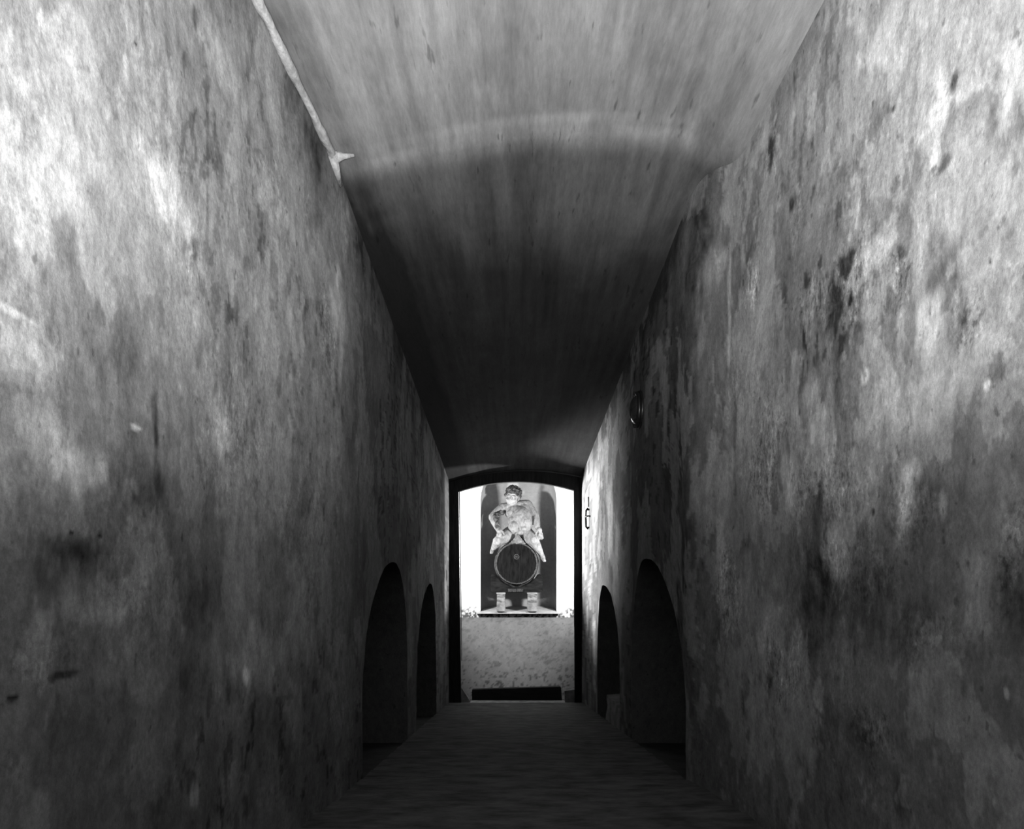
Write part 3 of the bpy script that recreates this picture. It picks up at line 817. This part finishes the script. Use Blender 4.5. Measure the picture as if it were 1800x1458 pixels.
# dark ragged lumps added along the bent arm to paint in its shade
bm = bmesh.new()
rb = random.Random(9)
for k in range(26):
    t = k / 25
    px = np.interp(t, [0, .35, .6, 1], [884, 874, 868, 876]); py = np.interp(t, [0, .35, .6, 1], [901, 903, 906, 929])
    if .48 < t < .62: continue
    blob(bm, PS(px + rb.uniform(-1.5, 1.5), py + rb.uniform(-1.8, 1.8), np.interp(t, [0, .6, 1], [9.92, 9.84, 9.74]) + rb.uniform(-.01, .01)), (rb.uniform(.028, .045), .045, rb.uniform(.022, .04)), None, 2)
tag(remeshed('arm_shade', bm, .007, 1, M['hair'], statue), 'dark ragged lumps painting shade on the bent arm')
tag(statue, 'weathered pale statue of a stout curly-haired man sitting astride a barrel', 'statue')

# ------------------------------------------------------------------ small things
# black board lying across the room side of the threshold
bm = bmesh.new()
box(bm, -.558, .600, 8.20, 8.30, ZF, .145, 0)
for v in bm.verts:
    if v.co.z > 0:
        v.co.z += .0 if v.co.x > 0 else -.035
        if v.co.x > 0: v.co.x -= .045
bmesh.ops.bevel(bm, geom=list(bm.edges), offset=.006, segments=2, affect='EDGES')
tag(obj('step_board', bm, M['board']), 'low black board standing across the foot of the bright doorway', 'board')

# rough stone lying in the mouth of the far right-hand arch
bm = bmesh.new()
y0, y1 = 5.06, 5.86
vs = box(bm, .792, 1.30, y0, y1, EYE + float(hf(5.9)) - .02, EYE - .965, 0)
bmesh.ops.subdivide_edges(bm, edges=list(bm.edges), cuts=5, use_grid_fill=True)
for v in bm.verts:
    n_ = Vector((float(fbm(v.co.y * 7, v.co.z * 9, 601, 3)), float(fbm(v.co.x * 7, v.co.z * 9, 611, 3)), float(fbm(v.co.x * 8, v.co.y * 8, 621, 3))))
    v.co += n_ * .018
    if v.co.x < .81: v.co.x += .012
tag(obj('stone_block', bm, M['stone'], None, False), 'rough stone block lying in the foot of the smaller far right arch', 'stone')

# round bulkhead lamp high on the right wall
lc = P(1125, 721, F * .795 / (1125 - CX))
lc.x = float(xr(lc.y)) - .002
lamp = empty('wall_lamp', lc)
def disc_ring(name, prof, mat, seg=40):
    """profile (distance from the wall, radius) turned about the x axis"""
    bm = bmesh.new()
    rings = []
    for d, r_ in prof:
        rings.append([bm.verts.new((lc.x - d, lc.y + r_ * math.cos(2 * math.pi * k / seg), lc.z + r_ * math.sin(2 * math.pi * k / seg))) for k in range(seg)])
    for a, b_ in zip(rings, rings[1:]):
        for k in range(seg): bm.faces.new((a[k], a[(k + 1) % seg], b_[(k + 1) % seg], b_[k]))
    bm.faces.new(rings[0]); bm.faces.new(rings[-1][::-1])
    return obj(name, bm, mat, lamp, True)
disc_ring('base_plate', [(0, .120), (.014, .120), (.018, .112), (.018, .10)], M['lampring'])
disc_ring('rim', [(.018, .118), (.034, .114), (.040, .104), (.034, .094), (.018, .092)], M['lampring'])
disc_ring('glass_dome', [(.02, .093), (.036, .088), (.052, .074), (.064, .052), (.070, .026), (.071, .006)], M['glass'])
for a in (R(90), R(-90)):
    bm = bmesh.new(); box(bm, lc.x - .045, lc.x - .016, lc.y - .012, lc.y + .012, lc.z + .105 * math.sin(a) - .01, lc.z + .105 * math.sin(a) + .01, .003)
    obj('clasp', bm, M['iron'], lamp)
tag(lamp, 'round dark glass wall lamp high on the right wall', 'lamp')

# iron latch bar by the door
yl = 7.12
xw = float(xr(yl))
la = empty('latch_bar', (xw, yl, EYE + .75))
z1, z0 = EYE + .86, EYE + .625
bm = bmesh.new(); tube(bm, [(xw - .012, yl, z0), (xw - .034, yl, z0 + .03), (xw - .038, yl, z0 + .12), (xw - .034, yl, z1 - .03), (xw - .012, yl, z1)], [.008, .011, .012, .011, .008], 10); obj('bar', bm, M['iron'], la, True)
bm = bmesh.new(); tube(bm, [(xw + .01, yl - .10, z0 + .135), (xw - .03, yl - .10, z0 + .135), (xw - .036, yl, z0 + .135)], .008, 8); obj('catch', bm, M['iron'], la, True)
bm = bmesh.new(); tube(bm, [(xw - .008, yl, z1 + .01), (xw - .008, yl + .01, z1 + .12)], .006, 8); obj('rod', bm, M['iron'], la, True)
for z in (z0 + .02, z1 - .02):
    bm = bmesh.new(); tube(bm, [(xw + .02, yl, z), (xw - .03, yl, z)], .010, 8)
    obj('fixing', bm, M['iron'], la, True)
tag(la, 'dark iron latch bar fixed upright to the lit right wall beside the door', 'latch')
